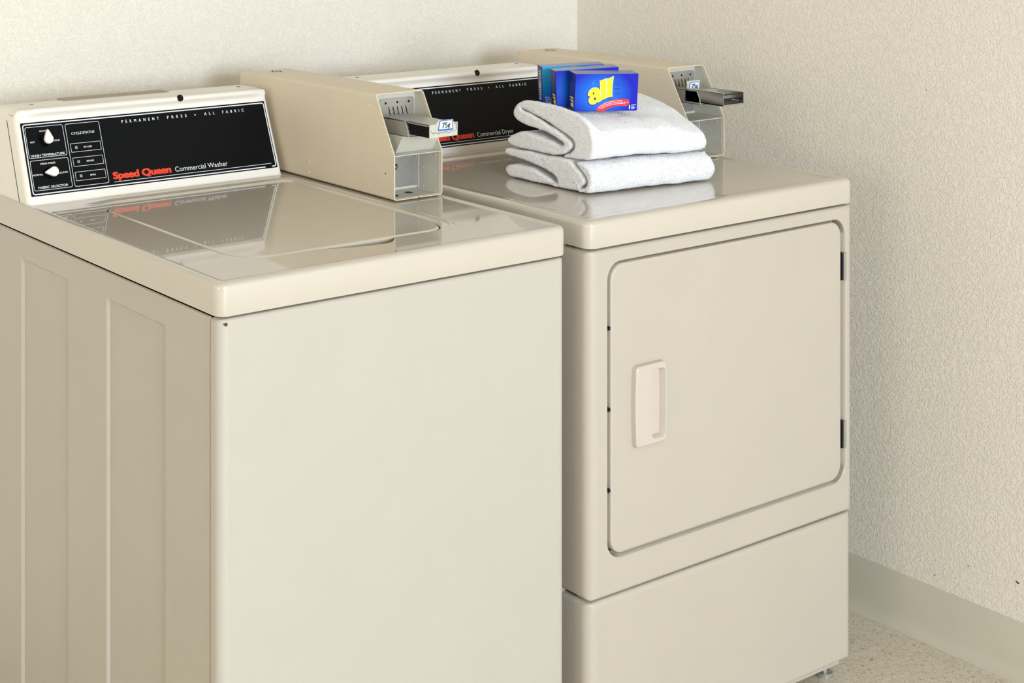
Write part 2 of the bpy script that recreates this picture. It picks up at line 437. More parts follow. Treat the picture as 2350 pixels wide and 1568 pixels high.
    for s, a, c, t, cap, bo in (('CYCLE STATUS', .1069, .1515, .1112, .0042, .004), ('WASH TEMPERATURE', .0242, .0884, .0801, .0040, .004), ('FABRIC SELECTOR', .0291, .0849, .0266, .0040, .004),
        ('IN USE', .1265, .1420, .0873, .0029, .002), ('RINSE', .1275, .1414, .0630, .0029, .002), ('SPIN', .1296, .1399, .0389, .0029, .002),
        ('WARM', .0470, .0620, .1212, .0028, 0), ('HOT', .0274, .0358, .1037, .0028, 0), ('COLD', .0705, .0831, .1033, .0028, 0),
        ('PERM PRESS', .0399, .0676, .0662, .0029, 0), ('NORMAL', .0228, .0415, .0487, .0028, 0), ('DELICATE', .0645, .0881, .0483, .0029, 0)):
        b = B(); text(b, s, up, a, c, t, cap, h, 0, 1, 0, ((0, 0), (.00025, 0), (.0001, .00015))); obj('small_lettering', b, 'white_ink', pan, smooth=0)
    # pointer knobs: black round skirt, white tear-drop cap
    for (s, t, ang) in ((.0555, .1060, PI/2), (.0555, .0510, PI)):
        b = B(); n = 28
        rr = [(.0098, .0007), (.0098, .0025), (.0088, .0040), (.0075, .0125), (.0066, .0130)]
        loft(b, [[up(s+r*math.cos(2*PI*i/n), t+r*math.sin(2*PI*i/n), k) for i in range(n)] for r, k in rr], True, True, True)
        kn = obj('knob', b, 'blackp', root, smooth=40)
        b = B(); out = []
        for i in range(36):
            a = 2*PI*i/36; r = .0082
            # tear drop: circle with a point along +x
            x = r*math.cos(a); y = r*math.sin(a)
            if x > 0: f = x/r; x = x*(1+1.0*f**2); y = y*(1-.35*f**2)
            out.append((x*math.cos(ang)-y*math.sin(ang), x*math.sin(ang)+y*math.cos(ang)))
        rings = [[up(s+px*q, t+py*q, k) for px, py in out] for q, k in ((.93, .0115), (1, .013), (1, .0165), (.94, .0178), (.55, .0186))]
        loft(b, rings, True, True, True)
        obj('pointer_cap', b, 'knob', kn, smooth=50)

def meter(root, dx, dy, extended_tag):
    """coin meter case and its slide; coordinates are the washer's"""
    O = Vector((dx, dy, 0))
    T = lambda x, y, z: Vector((x, y, z))+O
    X0, X1, Z0, Z1 = .541, .6477, .9035, 1.0738
    yf = lambda z: .278 if z <= .9785 else .278+(z-.9785)/(1.0765-.9785)*.0505
    def ring(i, r, y, slope):
        pts = rrect(X0+i, X1-i, Z0+i, Z1-i, r, 4)
        out = []
        n = len(pts)
        for k in range(n):
            a, c = pts[k], pts[(k+1) % n]
            out.append(a)
            if abs(a[0]-c[0]) < 1e-6 and abs(a[1]-c[1]) > .05: out.append((a[0], .9785))
        return [T(x, (yf(z) if slope else y), z+(0.0028*(1-(y-.33)/.4) if (z > 1.05) else 0)) for x, z in out]
    b = B(); th = .0018
    rings = [ring(th, .0035, .40, False), ring(th, .0035, .36, False), ring(th, .0035, .33, True), ring(th*.6, .004, .33, True), ring(0, .005, .33, True), ring(0, .005, .40, False), ring(0, .005, .716, False), ring(.002, .005, .7305, False)]
    for p in rings[3]: p.y -= .0006
    loft(b, rings, True, True, True)
    case = obj('coin_meter_case', b, 'meter', root, smooth=40)
    case['label'] = 'tan steel coin meter case'
    xi0, xi1 = X0+th+.0002, X1-th-.0002
    # inner linings, shelf
    b = B()
    box(b, xi0, xi1, .2785+dy-dy, .346, .9768, .9786, [(ALL, .0004, 1)])
    for v in b.verts: v.co += O
    obj('shelf', b, 'meter_in', case)
    b = B()
    box(b, xi0, xi1, .3462, .350, .9786, 1.0720)
    box(b, xi1-.0006, xi1, .2825, .346, .9052, .9768); box(b, xi0, xi1, .2825, .346, .9052, .9058)
    box(b, xi1-.0022, xi1-.0006, .3335, .346, .9058, .9768, [(ALL, .0005, 1)]); box(b, xi0, xi1, .3380, .346, .9058, .9105, [(ALL, .0008, 1)])
    bmesh.ops.translate(b, verts=b.verts, vec=O)
    obj('lining', b, 'meter_in', case)
    # upper right slope wall lining
    b = B()
    vs_ = [b.verts.new(T(xi1-.0003, y, z)) for y, z in ((.2835, .9790), (.346, .9790), (.346, 1.0725), (.333, 1.0725))]; b.faces.new(vs_)
    vs_ = [b.verts.new(T(xi1, y, z)) for y, z in ((.2835, .9790), (.346, .9790), (.346, 1.0725), (.333, 1.0725))]; b.faces.new(vs_)
    obj('side_lining', b, 'meter_in', case)
    upf = lambda y: (lambda s, t, k: T(s, y-k, t))
    u1 = upf(.3462)
    b = B(); plate2d(b, rrect(.5640, .6425, .9830, 1.0640, (.002, .002, .006, .006), 5), u1, 0, .0016)
    mp = obj('mechanism_plate', b, 'steel', case, smooth=30)
    for s in (.5787, .6045, .6304):
        b = B(); cyl(b, T(s, .3446, 1.0560), (0, -1, 0), .0020, .0006, 14); obj('hole', b, 'blackp', case)
    for i in range(5):
        s = .5856+i*.0096
        b = B(); ribbon(b, [(s, 1.0490), (s, 1.0455), (s+.0018, 1.0425), (s+.0016, 1.0395), (s+.0040, 1.0345)], .0016, u1, .0019)
        obj('coin_slot', b, 'blackp', case, smooth=0)
    # vault plate with lock, floor holes, rivets
    b = B(); plate2d(b, rrect(xi0, .6440, .9085, .9765, (.001, .006, .001, .001), 5), u1, -.0005, .0012)
    vp = obj('vault_plate', b, 'steel', case, smooth=30)
    b = B(); cyl(b, T(.5975, .3450, .9455), (0, -1, 0), .0055, .004, 18); obj('lock_ring', b, 'blackp', case)
    b = B(); cyl(b, T(.5975, .3412, .9455), (0, -1, 0), .0026, .002, 14); obj('lock_core', b, 'chrome', case)
    for x, y in ((.5640, .3050), (.6020, .3120)):
        b = B(); cyl(b, T(x, y, .9056), (0, 0, 1), .0075, .0004, 20); obj('floor_hole', b, 'gap', case)
    for z, y in ((.9725, .3235), (.9420, .3235), (.9110, .3235), (.9700, .2935), (.9390, .2935), (.9090, .2935), (.9600, .3395)):
        b = B(); cyl(b, T(xi1-.0006 if y < .33 else xi1-.0022, y, z), (-1, 0, 0), .0017, .0009, 12, dome=True); obj('rivet', b, 'meter_in', case)
    for z, y in ((.9338, .5112), (.9148, .5112), (.9180, .3436), (1.055, .345)):
        b = B(); cyl(b, T(X0+.0001, y, z), (-1, 0, 0), .0028, .0007, 14, dome=True); obj('dimple', b, 'meter', case)
    b = B(); cyl(b, T(X0+.0002, .3006, .9459), (-1, 0, 0), .0014, .0004, 12); obj('pin_hole', b, 'gap', case)
    b = B(); cyl(b, T(.5925, .680, 1.0735), (0, 0, 1), .0125, .0016, 24); lk = obj('top_lock', b, 'steel', case)
    for i in range(6):
        a = i*PI/3; b = B(); box(b, .5925+dx+.008*math.cos(a)-.0015, .5925+dx+.008*math.cos(a)+.0015, .680+dy+.008*math.sin(a)-.0015, .680+dy+.008*math.sin(a)+.0015, 1.0745, 1.0755)
        obj('lock_slot', b, 'gap', case, smooth=0)
    b = B(); box(b, .593+dx, .5955+dx, .2768+dy, .2785+dy, .9030, .9046); obj('drain_notch', b, 'gap', case)
    # nose of the mechanism, sheet-steel guard with slanted front
    XA, XB = .5600, .6205
    b = B()
    sp = [(.3462, 1.0100), (.2640, 1.0105), (.2665, 1.0240), (.2725, 1.0365), (.3462, 1.0350)]
    loft(b, [[T(XA, y, z) for y, z in sp], [T(XB, y, z) for y, z in sp]], True, True, True)
    bmesh.ops.bevel(b, geom=[e for e in b.edges], offset=.0012, segments=2, affect='EDGES')
    obj('slide_guard', b, 'steel', case, smooth=30)
    b = B()
    ribbon(b, [(.2640, 1.0105), (.2665, 1.0240), (.2725, 1.0365)], .0022, lambda s, t, k: T(XA-k, s, t), .0004)
    obj('guard_edge', b, 'meter_in', case, smooth=0)
    if extended_tag:
        b = B(); sp = [(.3460, .9788), (.2990, .9788), (.2800, 1.0098), (.3460, 1.0098)]
        loft(b, [[T(XA+.001, y, z) for y, z in sp], [T(xi1-.0005, y, z) for y, z in sp]], True, True, True)
        obj('slide_support', b, 'meter_in', case, smooth=30)
    if extended_tag:
        # slide pushed out: U-channel with a price plate on its end
        b = B()
        box(b, XA+.001, XB-.001, .2135, .330, 1.0358, 1.0376, [(ALL, .0005, 1)])
        box(b, XA+.001, XA+.0022, .2135, .268, 1.0340, 1.0376)
        bmesh.ops.translate(b, verts=b.verts, vec=O)
        sl = obj('coin_slide', b, 'steel', case)
        b = B(); box(b, XA+.0028, XB-.003, .2140, .285, 1.0155, 1.0358); bmesh.ops.translate(b, verts=b.verts, vec=O)
        obj('channel_shade', b, 'blackp', case)  # solid black block standing in for shade inside the open channel
        u2 = upf(.2135)
        b = B(); plate2d(b, [(XA-.0004, 1.0158), (XB, 1.0165), (XB+.0004, 1.0385), (.6115, 1.0392), (.6105, 1.0440), (.5795, 1.0440), (.5725, 1.0378), (XA-.0004, 1.0378)], u2, 0, .0016)
        fp = obj('slide_end_plate', b, 'meter_in', case, smooth=30)
        b = B()
        ribbon(b, [(.5625, 1.0285), (.5632, 1.0255), (.5655, 1.0250), (.5660, 1.0235), (.5700, 1.0233), (.5705, 1.0245), (.5760, 1.0240), (.5765, 1.0228), (.5810, 1.0228), (.5815, 1.0242), (.5865, 1.0240), (.5870, 1.0228), (.5920, 1.0228), (.5925, 1.0242), (.5975, 1.0240), (.5980, 1.0228), (.6040, 1.0230), (.6045, 1.0245), (.6160, 1.0245)], .0006, u2, .0018)
        ribbon(b, [(.6125, 1.0370), (.6175, 1.0370), (.6178, 1.0260)], .0009, u2, .0018)
        obj('stamped_line', b, 'blackp', case, smooth=0)
        pu, bx, bz, hh, sc = u2, .5770, 1.0265, .0018, 1.0
    else:
        b = B()
        box(b, XA, XA+.0014, .2010+.012, .300, 1.0140, 1.0385, [(ALL, .0004, 1)])
        box(b, XB-.0014, XB, .2010+.012, .300, 1.0140, 1.0375, [(ALL, .0004, 1)])
        box(b, XA, XB, .2010+.012, .300, 1.0140, 1.0165, [(ALL, .0004, 1)])
        box(b, XA-.001, XA+.004, .2010+.012, .300, 1.0380, 1.0392, [(ALL, .0003, 1)])
        bmesh.ops.translate(b, verts=b.verts, vec=O)
        sl = obj('coin_slide', b, 'chrome', case)
        b = B()
        for i in range(5): cyl(b, T(XB-.0014-.0042*0, .225+i*.0032, 1.0200), (-1, 0, 0), .0007, .0005, 8)
        obj('slide_mark', b, 'white_ink', case)
        b = B(); box(b, XA+.0016, XB-.0016, .2150, .300, 1.0166, 1.0172); bmesh.ops.translate(b, verts=b.verts, vec=O); obj('slide_floor', b, 'blackp', case)
        u2 = upf(.3120)
        b = B(); plate2d(b, [(.5790, 1.0250), (.6170, 1.0250), (.6165, 1.0500), (.5785, 1.0500)], u2, 0, .0014)
        fp = obj('slide_end_plate', b, 'meter_in', case, smooth=30)
        pu, bx, bz, hh = u2, .5825, 1.0300, .0016
    b = B(); out = [(bx, bz), (bx+.0335, bz), (bx+.0322, bz+.0150), (bx+.0300, bz+.0172), (bx+.0060, bz+.0172), (bx+.0035, bz+.0150)]
    plate2d(b, out, pu, hh, hh+.0003); pt = obj('price_tag', b, 'tag_blue', case, smooth=0); pt['label'] = 'blue-edged white price tag reading 75 cents'
    b = B(); plate2d(b, [(bx+.0022, bz+.0026), (bx+.0315, bz+.0026), (bx+.0305, bz+.0148), (bx+.0290, bz+.0160), (bx+.0068, bz+.0160), (bx+.0052, bz+.0148)], pu, hh+.0003, hh+.0005)
    obj('tag_face', b, 'tag', case, smooth=0)
    b = B(); text(b, '75¢', pu, bx+.0088, bx+.0262, bz+.0045, .0094, hh+.0008, 0, 1, 0, ((0, 0), (.0006, 0), (.0003, 0)))
    obj('price_lettering', b, 'blackp', case, smooth=0)

# ------------------------------------------------------------------ washer
W = thing('washing_machine', (.3265, .353, 0), 'cream top-loading washer with black control panel, at the left', 'washer')
b = B(); front_shell(b, .003, .6500, .002, .0235, .03, .8535, .014, .006, .006); obj('front_panel', b, 'enamel', W, smooth=40)
b = B(); side_panel(b, .0045, 1, [(.1415, .3050), (.4283, .5891)], .700, .03, .8530, .09, .8113, .0266)
sp_ = obj('side_panel', b, 'enamel', W, smooth=20)
b = B(); side_panel(b, .6485, -1, [(.1415, .3050), (.4283, .5891)], .700, .03, .8560, .09, .8113, .0250); obj('side_panel', b, 'enamel', W, smooth=20)
b = B(); box(b, .0125, .6405, .020, .699, .035, .8585); obj('gap_shade_block', b, 'gap', W, smooth=0)  # dark core added to block light; gap shade put into its colour
b = B(); box(b, .03, .62, .05, .68, 0, .034); obj('base', b, 'gap', W, smooth=0)
hl = []
lidout = rrect(.1005, .4880, .0900, .4850, (.058, .034, .022, .022), 10)
# well outline: lid outline grown by 2 mm with a finger scoop at the front
grown = shrink(lidout, -.0022)
well = []
for i, p in enumerate(grown):
    well.append(p)
    q = grown[(i+1) % len(grown)]
    if abs(p[1]-q[1]) < 1e-4 and p[1] < .1 and q[0]-p[0] > .1:
        yy = p[1]
        for s, d in ((.228, 0), (.250, .005), (.270, .011), (.300, .018), (.335, .022), (.352, .0215), (.363, .015), (.372, .006), (.379, 0)):
            well.append((s, yy-d))
b = B(); top_pan(b, 0, .6530, 0, .7030, .8573, .9012, well); obj('top_panel', b, 'enamel_top', W, smooth=40)
b = B()
rings = [[(x, y, .8900) for x, y in shrink(lidout, .004)], [(x, y, .8960) for x, y in lidout]]
for k in range(6):
    a = k/5*PI/2; rings.append([(x, y, .8993+.0035*math.sin(a)) for x, y in shrink(lidout, .0035*(1-math.cos(a)))])
loft(b, rings, True, True, True); obj('lid', b, 'enamel_top', W, smooth=50)
# double ridge moulded behind and beside the lid
def ridge(root, path, z, mname, w=.030, hgt=.0042):
    prof = [(-.5, 0), (-.42, .55), (-.30, .95), (-.18, .8), (-.06, .35), (.04, .35), (.16, .8), (.28, 1), (.40, .6), (.5, 0)]
    b = B(); n = len(path); rings = []
    for i in range(n):
        a = Vector(path[max(i-1, 0)]); c = Vector(path[min(i+1, n-1)]); d = (c-a).normalized(); nn = Vector((-d.y, d.x))
        k = min(1, min(i, n-1-i)/3+.02)
        rings.append([(path[i][0]+nn.x*u*w, path[i][1]+nn.y*u*w, z-.0004+h*hgt*k) for u, h in prof])
    loft(b, rings, False); return obj('moulded_ridge', b, mname, root, smooth=60)
path = [(.088+i*.02, .5335) for i in range(20)]+[(.4850, .5335)]
path += [(.4850+.030*math.sin(a), .5035+.030*math.cos(a)) for a in [k*PI/16 for k in range(1, 8)]]
path += [(.5150, .50-i*.02) for i in range(18)]+[(.513, .130), (.509, .118), (.503, .108), (.495, .100)]
ridge(W, path, .9012, 'enamel_top', .026, .0038)
b = B(); cyl(b, (.0125, .0018, .8475), (0, -1, 0), .0025, .0005, 9); box(b, .0085, .0135, .0012, .0020, .8480, .8492); obj('rust_chip', b, 'rust', W, smooth=0)
console(W, 0, 0, .0075, .5265, 'Commercial Washer', True)
meter(W, 0, 0, True)

# ------------------------------------------------------------------ dryer
DX0, DX1, DY = .6926, 1.3762, -.0057
D = thing('clothes_dryer', (1.0344, .35, 0), 'cream front-loading dryer with a large flush door, in the corner', 'dryer')
hole = (.7350, 1.3480, .3655, .8350, .030)
b = B(); front_shell(b, DX0+.0015, DX1-.0015, DY, .052, .3085, .8562, .018, .007, .008, hole, .022); obj('front_panel', b, 'enamel_dryer', D, smooth=40)
b = B(); front_shell(b, DX0+.0015, DX1-.0040, DY+.001, .052, .0430, .3040, .018, .007, .008); obj('lower_panel', b, 'enamel_dryer', D, smooth=40)
b = B(); box(b, DX0+.004, DX1-.004, .053, .70, .045, .8590); obj('cabinet', b, 'enamel_dryer', D, smooth=0)
b = B(); box(b, DX0+.012, DX1-.012, .030, .052, .05, .86); obj('gap_shade_block', b, 'gap', D, smooth=0)  # added dark slab behind the fronts, gives the seams their shade by colour
b = B(); box(b, DX0+.02, DX1-.010, .018, .68, .022, .050); obj('base_rail', b, 'enamel_dryer', D, smooth=0)
for x, y in ((.74, .06), (1.345, .034), (.74, .62), (1.33, .62)):
    b = B(); cyl(b, (x, y, 0), (0, 0, 1), .016, .008, 16); cyl(b, (x, y, .006), (0, 0, 1), .006, .03, 12); obj('leveling_leg', b, 'steel', D)
b = B(); cyl(b, (1.338, .019, .034), (0, -1, 0), .006, .004, 6); obj('toe_screw', b, 'steel', D)
b = B(); top_pan(b, DX0, DX1, DY, .7030, .8602, .9015, None, .0030, .030, .018); obj('top_panel', b, 'enamel_top', D, smooth=40)
ridge(D, [(.735+i*.0245, .5330) for i in range(22)], .9015, 'enamel_top', .026, .0038)
b = B(); plate2d(b, rrect(.7340, 1.3490, .3645, .8360, .030, 6), lambda s, t, k: Vector((s, DY+.0225-k, t)), -.004, 0); obj('door_gap_shade', b, 'gap', D)  # dark plate behind the door, shade of the gap put into colour
# door
b = B()
def dring(i, y): return [(px, y, pz) for px, pz in rrect(.7425+i, 1.3375-i, .3712+i, .8310-i, .026, 8)]
loft(b, [dring(.004, DY+.0180), dring(0, DY+.0165), dring(0, DY+.0035), dring(.0008, DY+.0014), dring(.003, DY+.0004), dring(.0045, DY)], True, True, True)
door = obj('door', b, 'enamel_dryer', D, smooth=40)
# handle: bowed raised plate with a pull pocket
def bowed(x0, x1, z0, z1, r, bow):
    pts = []
    for x, z in rrect(x0, x1, z0, z1, r, 5): pts.append((x, z))
    out = []
    n = len(pts)
    for i in range(n):
        a, c = Vector(pts[i]), Vector(pts[(i+1) % n])
        out.append(tuple(a))
        if (c-a).length > .02:
            for k in range(1, 8): out.append(tuple(a+(c-a)*k/8))
    zc, hz, xc = (z0+z1)/2, (z1-z0)/2, (x0+x1)/2
    return [(x+(bow if x > xc else -bow)*(1-((z-zc)/hz)**2)*min(1, abs(x-xc)/((x1-x0)/2)), z) for x, z in out]
ho = bowed(.7910, .8620, .5335, .6640, .006, .0025)
hp = bowed(.8240, .8600, .5400, .6570, .010, .0015)
yh = DY-.0105
b = B()
vr = loft(b, [[(x, DY+.0002, z) for x, z in ho], [(x, yh+.002, z) for x, z in shrink(ho, .0006)], [(x, yh, z) for x, z in shrink(ho, .0035)]], True, True, False)
hr = loft(b, [[(x, yh, z) for x, z in shrink(hp, .0025)], [(x, yh+.0015, z) for x, z in shrink(hp, .0035)], [(x+.0, DY-.0004, z) for x, z in shrink(hp, .0060)]], True, False, True)
fill(b, vr[-1], [hr[0]])
obj('handle', b, 'handle', door, smooth=45)
for z0, z1 in ((.7240, .7735), (.4237, .4735)):
    b = B(); box(b, 1.3395, 1.3480, DY+.006, DY+.012, z0, z1); box(b, 1.3440, 1.3492, DY-.0022, DY+.004, z0, z1, [(ALL, .0006, 1)])
    hg = obj('hinge', b, 'steel', D)
    b = B(); cyl(b, (1.3425, DY+.003, z0), (0, 0, 1), .0022, z1-z0, 12)
    for k in (.25, .5, .75): cyl(b, (1.3425, DY+.003, z0+(z1-z0)*k-.0006), (0, 0, 1), .0027, .0012, 12)
    obj('hinge_pin', b, 'blackp', hg)
for z in (.7314, .6030, .4752):
    b = B(); cyl(b, (.7386, DY+.011, z), (0, -1, 0), .0036, .0105, 14); obj('door_bumper', b, 'blackp', D)
console(D, .7170, -.0018, .0075, .5300, 'Commercial Dryer', False)
meter(D, .7220, -.0120, False)

# ------------------------------------------------------------------ towels
def spline(pts, n):
    """closed smooth resample (centripetal-ish Catmull-Rom, uniform arclength)"""
    m = len(pts); P = [Vector(p) for p in pts]; dense = []
    for i in range(m):
        p0, p1, p2, p3 = P[i-1], P[i], P[(i+1) % m], P[(i+2) % m]
        for k in range(10):
            t = k/10; dense.append(.5*((2*p1)+(p2-p0)*t+(2*p0-5*p1+4*p2-p3)*t*t+(3*p1-p0-3*p2+p3)*t**3))
    ds = [(dense[(i+1) % len(dense)]-dense[i]).length for i in range(len(dense))]
    tot = sum(ds); out = []; acc = 0; i = 0
    for k in range(n):
        tgt = tot*k/n
        while acc+ds[i] < tgt: acc += ds[i]; i += 1
        out.append(dense[i]+(dense[(i+1) % len(dense)]-dense[i])*((tgt-acc)/ds[i]))
    return out
from mathutils import noise as mnoise
def towel(name, label, outline, x0, x1, warp, seed, lims=None):
    base = Vector(((x0+x1)/2, .24, min(p[1] for p in outline)))
    root = thing(name, tuple(base), label, 'towel', 'folded white towels on the dryer')
    n = 300
    O2 = spline(outline, n)
    area2 = sum(O2[i].x*O2[(i+1) % n].y-O2[(i+1) % n].x*O2[i].y for i in range(n))
    if area2 < 0: O2.reverse()
    nor = []
    for i in range(n):
        t = (O2[(i+2) % n]-O2[i-2]).normalized(); nor.append(Vector((t.y, -t.x)))
    b = B(); rings = []
    st = []
    rl, rr = .0055, .022
    for k in range(7): a = k/6*PI/2; st.append((x0+rl*(1-math.sin(a)), rl*(1-math.cos(a))))
    st = [(x0+rl*(1-math.sin(k/6*PI/2)), rl*(1-math.cos(k/6*PI/2))) for k in range(6, -1, -1)]
    st = [(x0+rl*(1-math.cos(k/6*PI/2)), rl*(1-math.sin(k/6*PI/2))) for k in range(7)]
    m = 70
    st += [(x0+rl+(x1-rr-x0-rl)*k/m, 0) for k in range(1, m+1)]
    st += [(x1-rr+rr*math.sin(k/8*PI/2), .0085*(1-math.cos(k/8*PI/2))) for k in range(1, 9)]
    pts3 = []
    for x, ins in st:
        r = []
        for i in range(n):
            p = O2[i]-nor[i]*ins
            w = warp(x, p.x, p.y)
            nz = mnoise.noise(Vector((w[0]*22+seed, w[1]*22, w[2]*26)))*.0022+mnoise.noise(Vector((w[0]*70+seed, w[1]*70, w[2]*70)))*.0008
            nd = Vector((0, nor[i].x, nor[i].y))
            q = Vector(w)+nd*nz
            if lims: q.z = min(max(q.z, lims[0](x)), lims[1](x))
            r.append(q)
        rings.append(r)
    zmin = min(p.z for r in rings for p in r)
    floorz = min(q[1] for q in outline)
    for r in rings:
        for p in r:
            if p.z < floorz: p.z = floorz
    loft(b, rings, True, True, True)
    body = obj('towel_cloth', b, 'towel', root, smooth=60)
    # terry loops standing off the cloth
    me = body.data; rnd = random.Random(seed)
    tris = []; cum = []; acc = 0
    me.calc_loop_triangles()
    for t in me.loop_triangles:
        a, c, d = (me.vertices[i].co for i in t.vertices)
        if t.area < 1e-12: continue
        acc += t.area; tris.append((a, c, d, t.normal.copy())); cum.append(acc)
    import bisect
    N = 80000; vs_, fs_, ns_ = [], [], []
    for k in range(N):
        a, c, d, nn = tris[bisect.bisect(cum, rnd.random()*acc)-1 if rnd.random() < 0 else min(bisect.bisect(cum, rnd.random()*acc), len(tris)-1)]
        u, v = rnd.random(), rnd.random()
        if u+v > 1: u, v = 1-u, 1-v
        p = a+(c-a)*u+(d-a)*v
        if p.z+base.z < floorz+.0015 and nn.z < -.5: continue
        tv = nn.orthogonal().normalized(); tv.rotate(Matrix.Rotation(rnd.random()*2*PI, 3, nn))
        bt = nn.cross(tv)
        ln, w = ((.0006+.0010*rnd.random(), .0010) if rnd.random() < .72 else (.0018+.0024*rnd.random(), .0006))
        tip = p+nn*ln+tv*(rnd.random()-.5)*.0022+bt*(rnd.random()-.5)*.0022
        if tip.z+base.z < floorz: tip.z = floorz-base.z
        i0 = len(vs_)
        vs_ += [p+tv*w-nn*.0005, p-tv*w*.5+bt*w-nn*.0005, p-tv*w*.5-bt*w-nn*.0005, tip]
        fs_ += [(i0, i0+1, i0+3), (i0+1, i0+2, i0+3), (i0+2, i0, i0+3)]; ns_ += [tuple(nn)]*4
    pm = bpy.data.meshes.new('terry_pile'); pm.from_pydata([tuple(v) for v in vs_], [], fs_); pm.materials.append(M['towel_pile'])
    po = bpy.data.objects.new('terry_pile', pm); COL.objects.link(po); po.parent = root; po['kind'] = 'stuff'
    return root
S = lambda t: max(0, min(1, t))**2*(3-2*max(0, min(1, t)))
ZD = .9045
low = [(.150, .9048), (.1800, .9046), (.2200, .9046), (.2600, .9046), (.3000, .9046), (.3300, .9052), (.3410, .9120), (.3390, .9210), (.3200, .9275), (.2900, .9285), (.2600, .9230), (.2350, .9150), (.2220, .9100),
       (.2165, .9115), (.2190, .9190), (.2300, .9250), (.2600, .9320), (.2900, .9380), (.3200, .9400), (.3400, .9430), (.3450, .9480), (.3380, .9530), (.3000, .9545), (.2500, .9545), (.2050, .9545),
       (.1890, .9525), (.1760, .9450), (.1620, .9350), (.1540, .9270), (.1560, .9190), (.1660, .9125),
       (.1640, .9105), (.1530, .9165), (.1500, .9270), (.1580, .9370), (.1700, .9475), (.1740, .9540), (.1640, .9555), (.1480, .9500), (.1390, .9380), (.1370, .9240), (.1410, .9110)]
def seam(x): return .9560-.0035*S((x-.95)/.18)
def warp_low(x, y, z):
    k = S((x-.98)/.16)
    yy = y-(x-.862)*.085*(1-S((y-.2)/.15)) + .02*k*(1 if y > .3 else 0)*0
    zz = ZD+(z-.9046)*((seam(x)-.0012-ZD)/.0500)
    yy += S((x-.93)/.1)*max(0, y-.22)*.55
    return (x+.006*S((z-.94)/.02)*0, yy, zz)
towel('folded_towel', 'plump white terry towel lying flat on the dryer top, lower of two', low, .858, 1.150, warp_low, 3, (lambda x: ZD, lambda x: seam(x)-.0004))
upo = [(.3030, 1.0415), (.2800, 1.0440), (.2576, 1.0440), (.2300, 1.0425), (.2000, 1.0390), (.1680, 1.0320), (.1480, 1.0200), (.1400, 1.0020), (.1370, .9820), (.1420, .9650), (.1560, .9575), (.1850, .9555), (.2050, .9555),
       (.2040, .9590), (.1930, .9640), (.1830, .9740), (.1850, .9860), (.2050, .9960), (.2300, 1.0060), (.2576, 1.0155), (.2850, 1.0230), (.3080, 1.0275),
       (.3060, 1.0250), (.2850, 1.0195), (.2590, 1.0115), (.2320, 1.0020), (.2080, .9920), (.1900, .9830), (.1890, .9740), (.1985, .9660), (.2110, .9590),
       (.2300, .9555), (.2600, .9555), (.3000, .9560), (.3300, .9565), (.3420, .9620), (.3400, .9710), (.3200, .9810), (.2950, .9855), (.2650, .9840), (.2350, .9770), (.2150, .9730),
       (.2060, .9765), (.2160, .9830), (.2420, .9905), (.2760, .9965), (.3050, 1.0010), (.3220, 1.0070), (.3270, 1.0190), (.3190, 1.0330)]
def warp_up(x, y, z):
    k = S((x-.975)/.15); back = S((y-.14)/.15)
    sag = .0150*S((x-.862)/.034)*S((z-.99)/.04)
    sag *= 1
    zz = seam(x)+.0024+(z-.9555)*(1-.45*k*(1-.90*back))-sag*(1-S((x-1.0)/.06))
    yy = y-(x-.862)*.07*(1-S((y-.2)/.15))+S((x-.93)/.1)*max(0, y-.22)*.55
    return (x+.03*back*k, yy, max(zz, seam(x)+.0018))
towel('folded_towel', 'puffy white terry towel folded over itself under the blue boxes', upo, .862, 1.136, warp_up, 11, (lambda x: seam(x)+.0016, lambda x: 9))

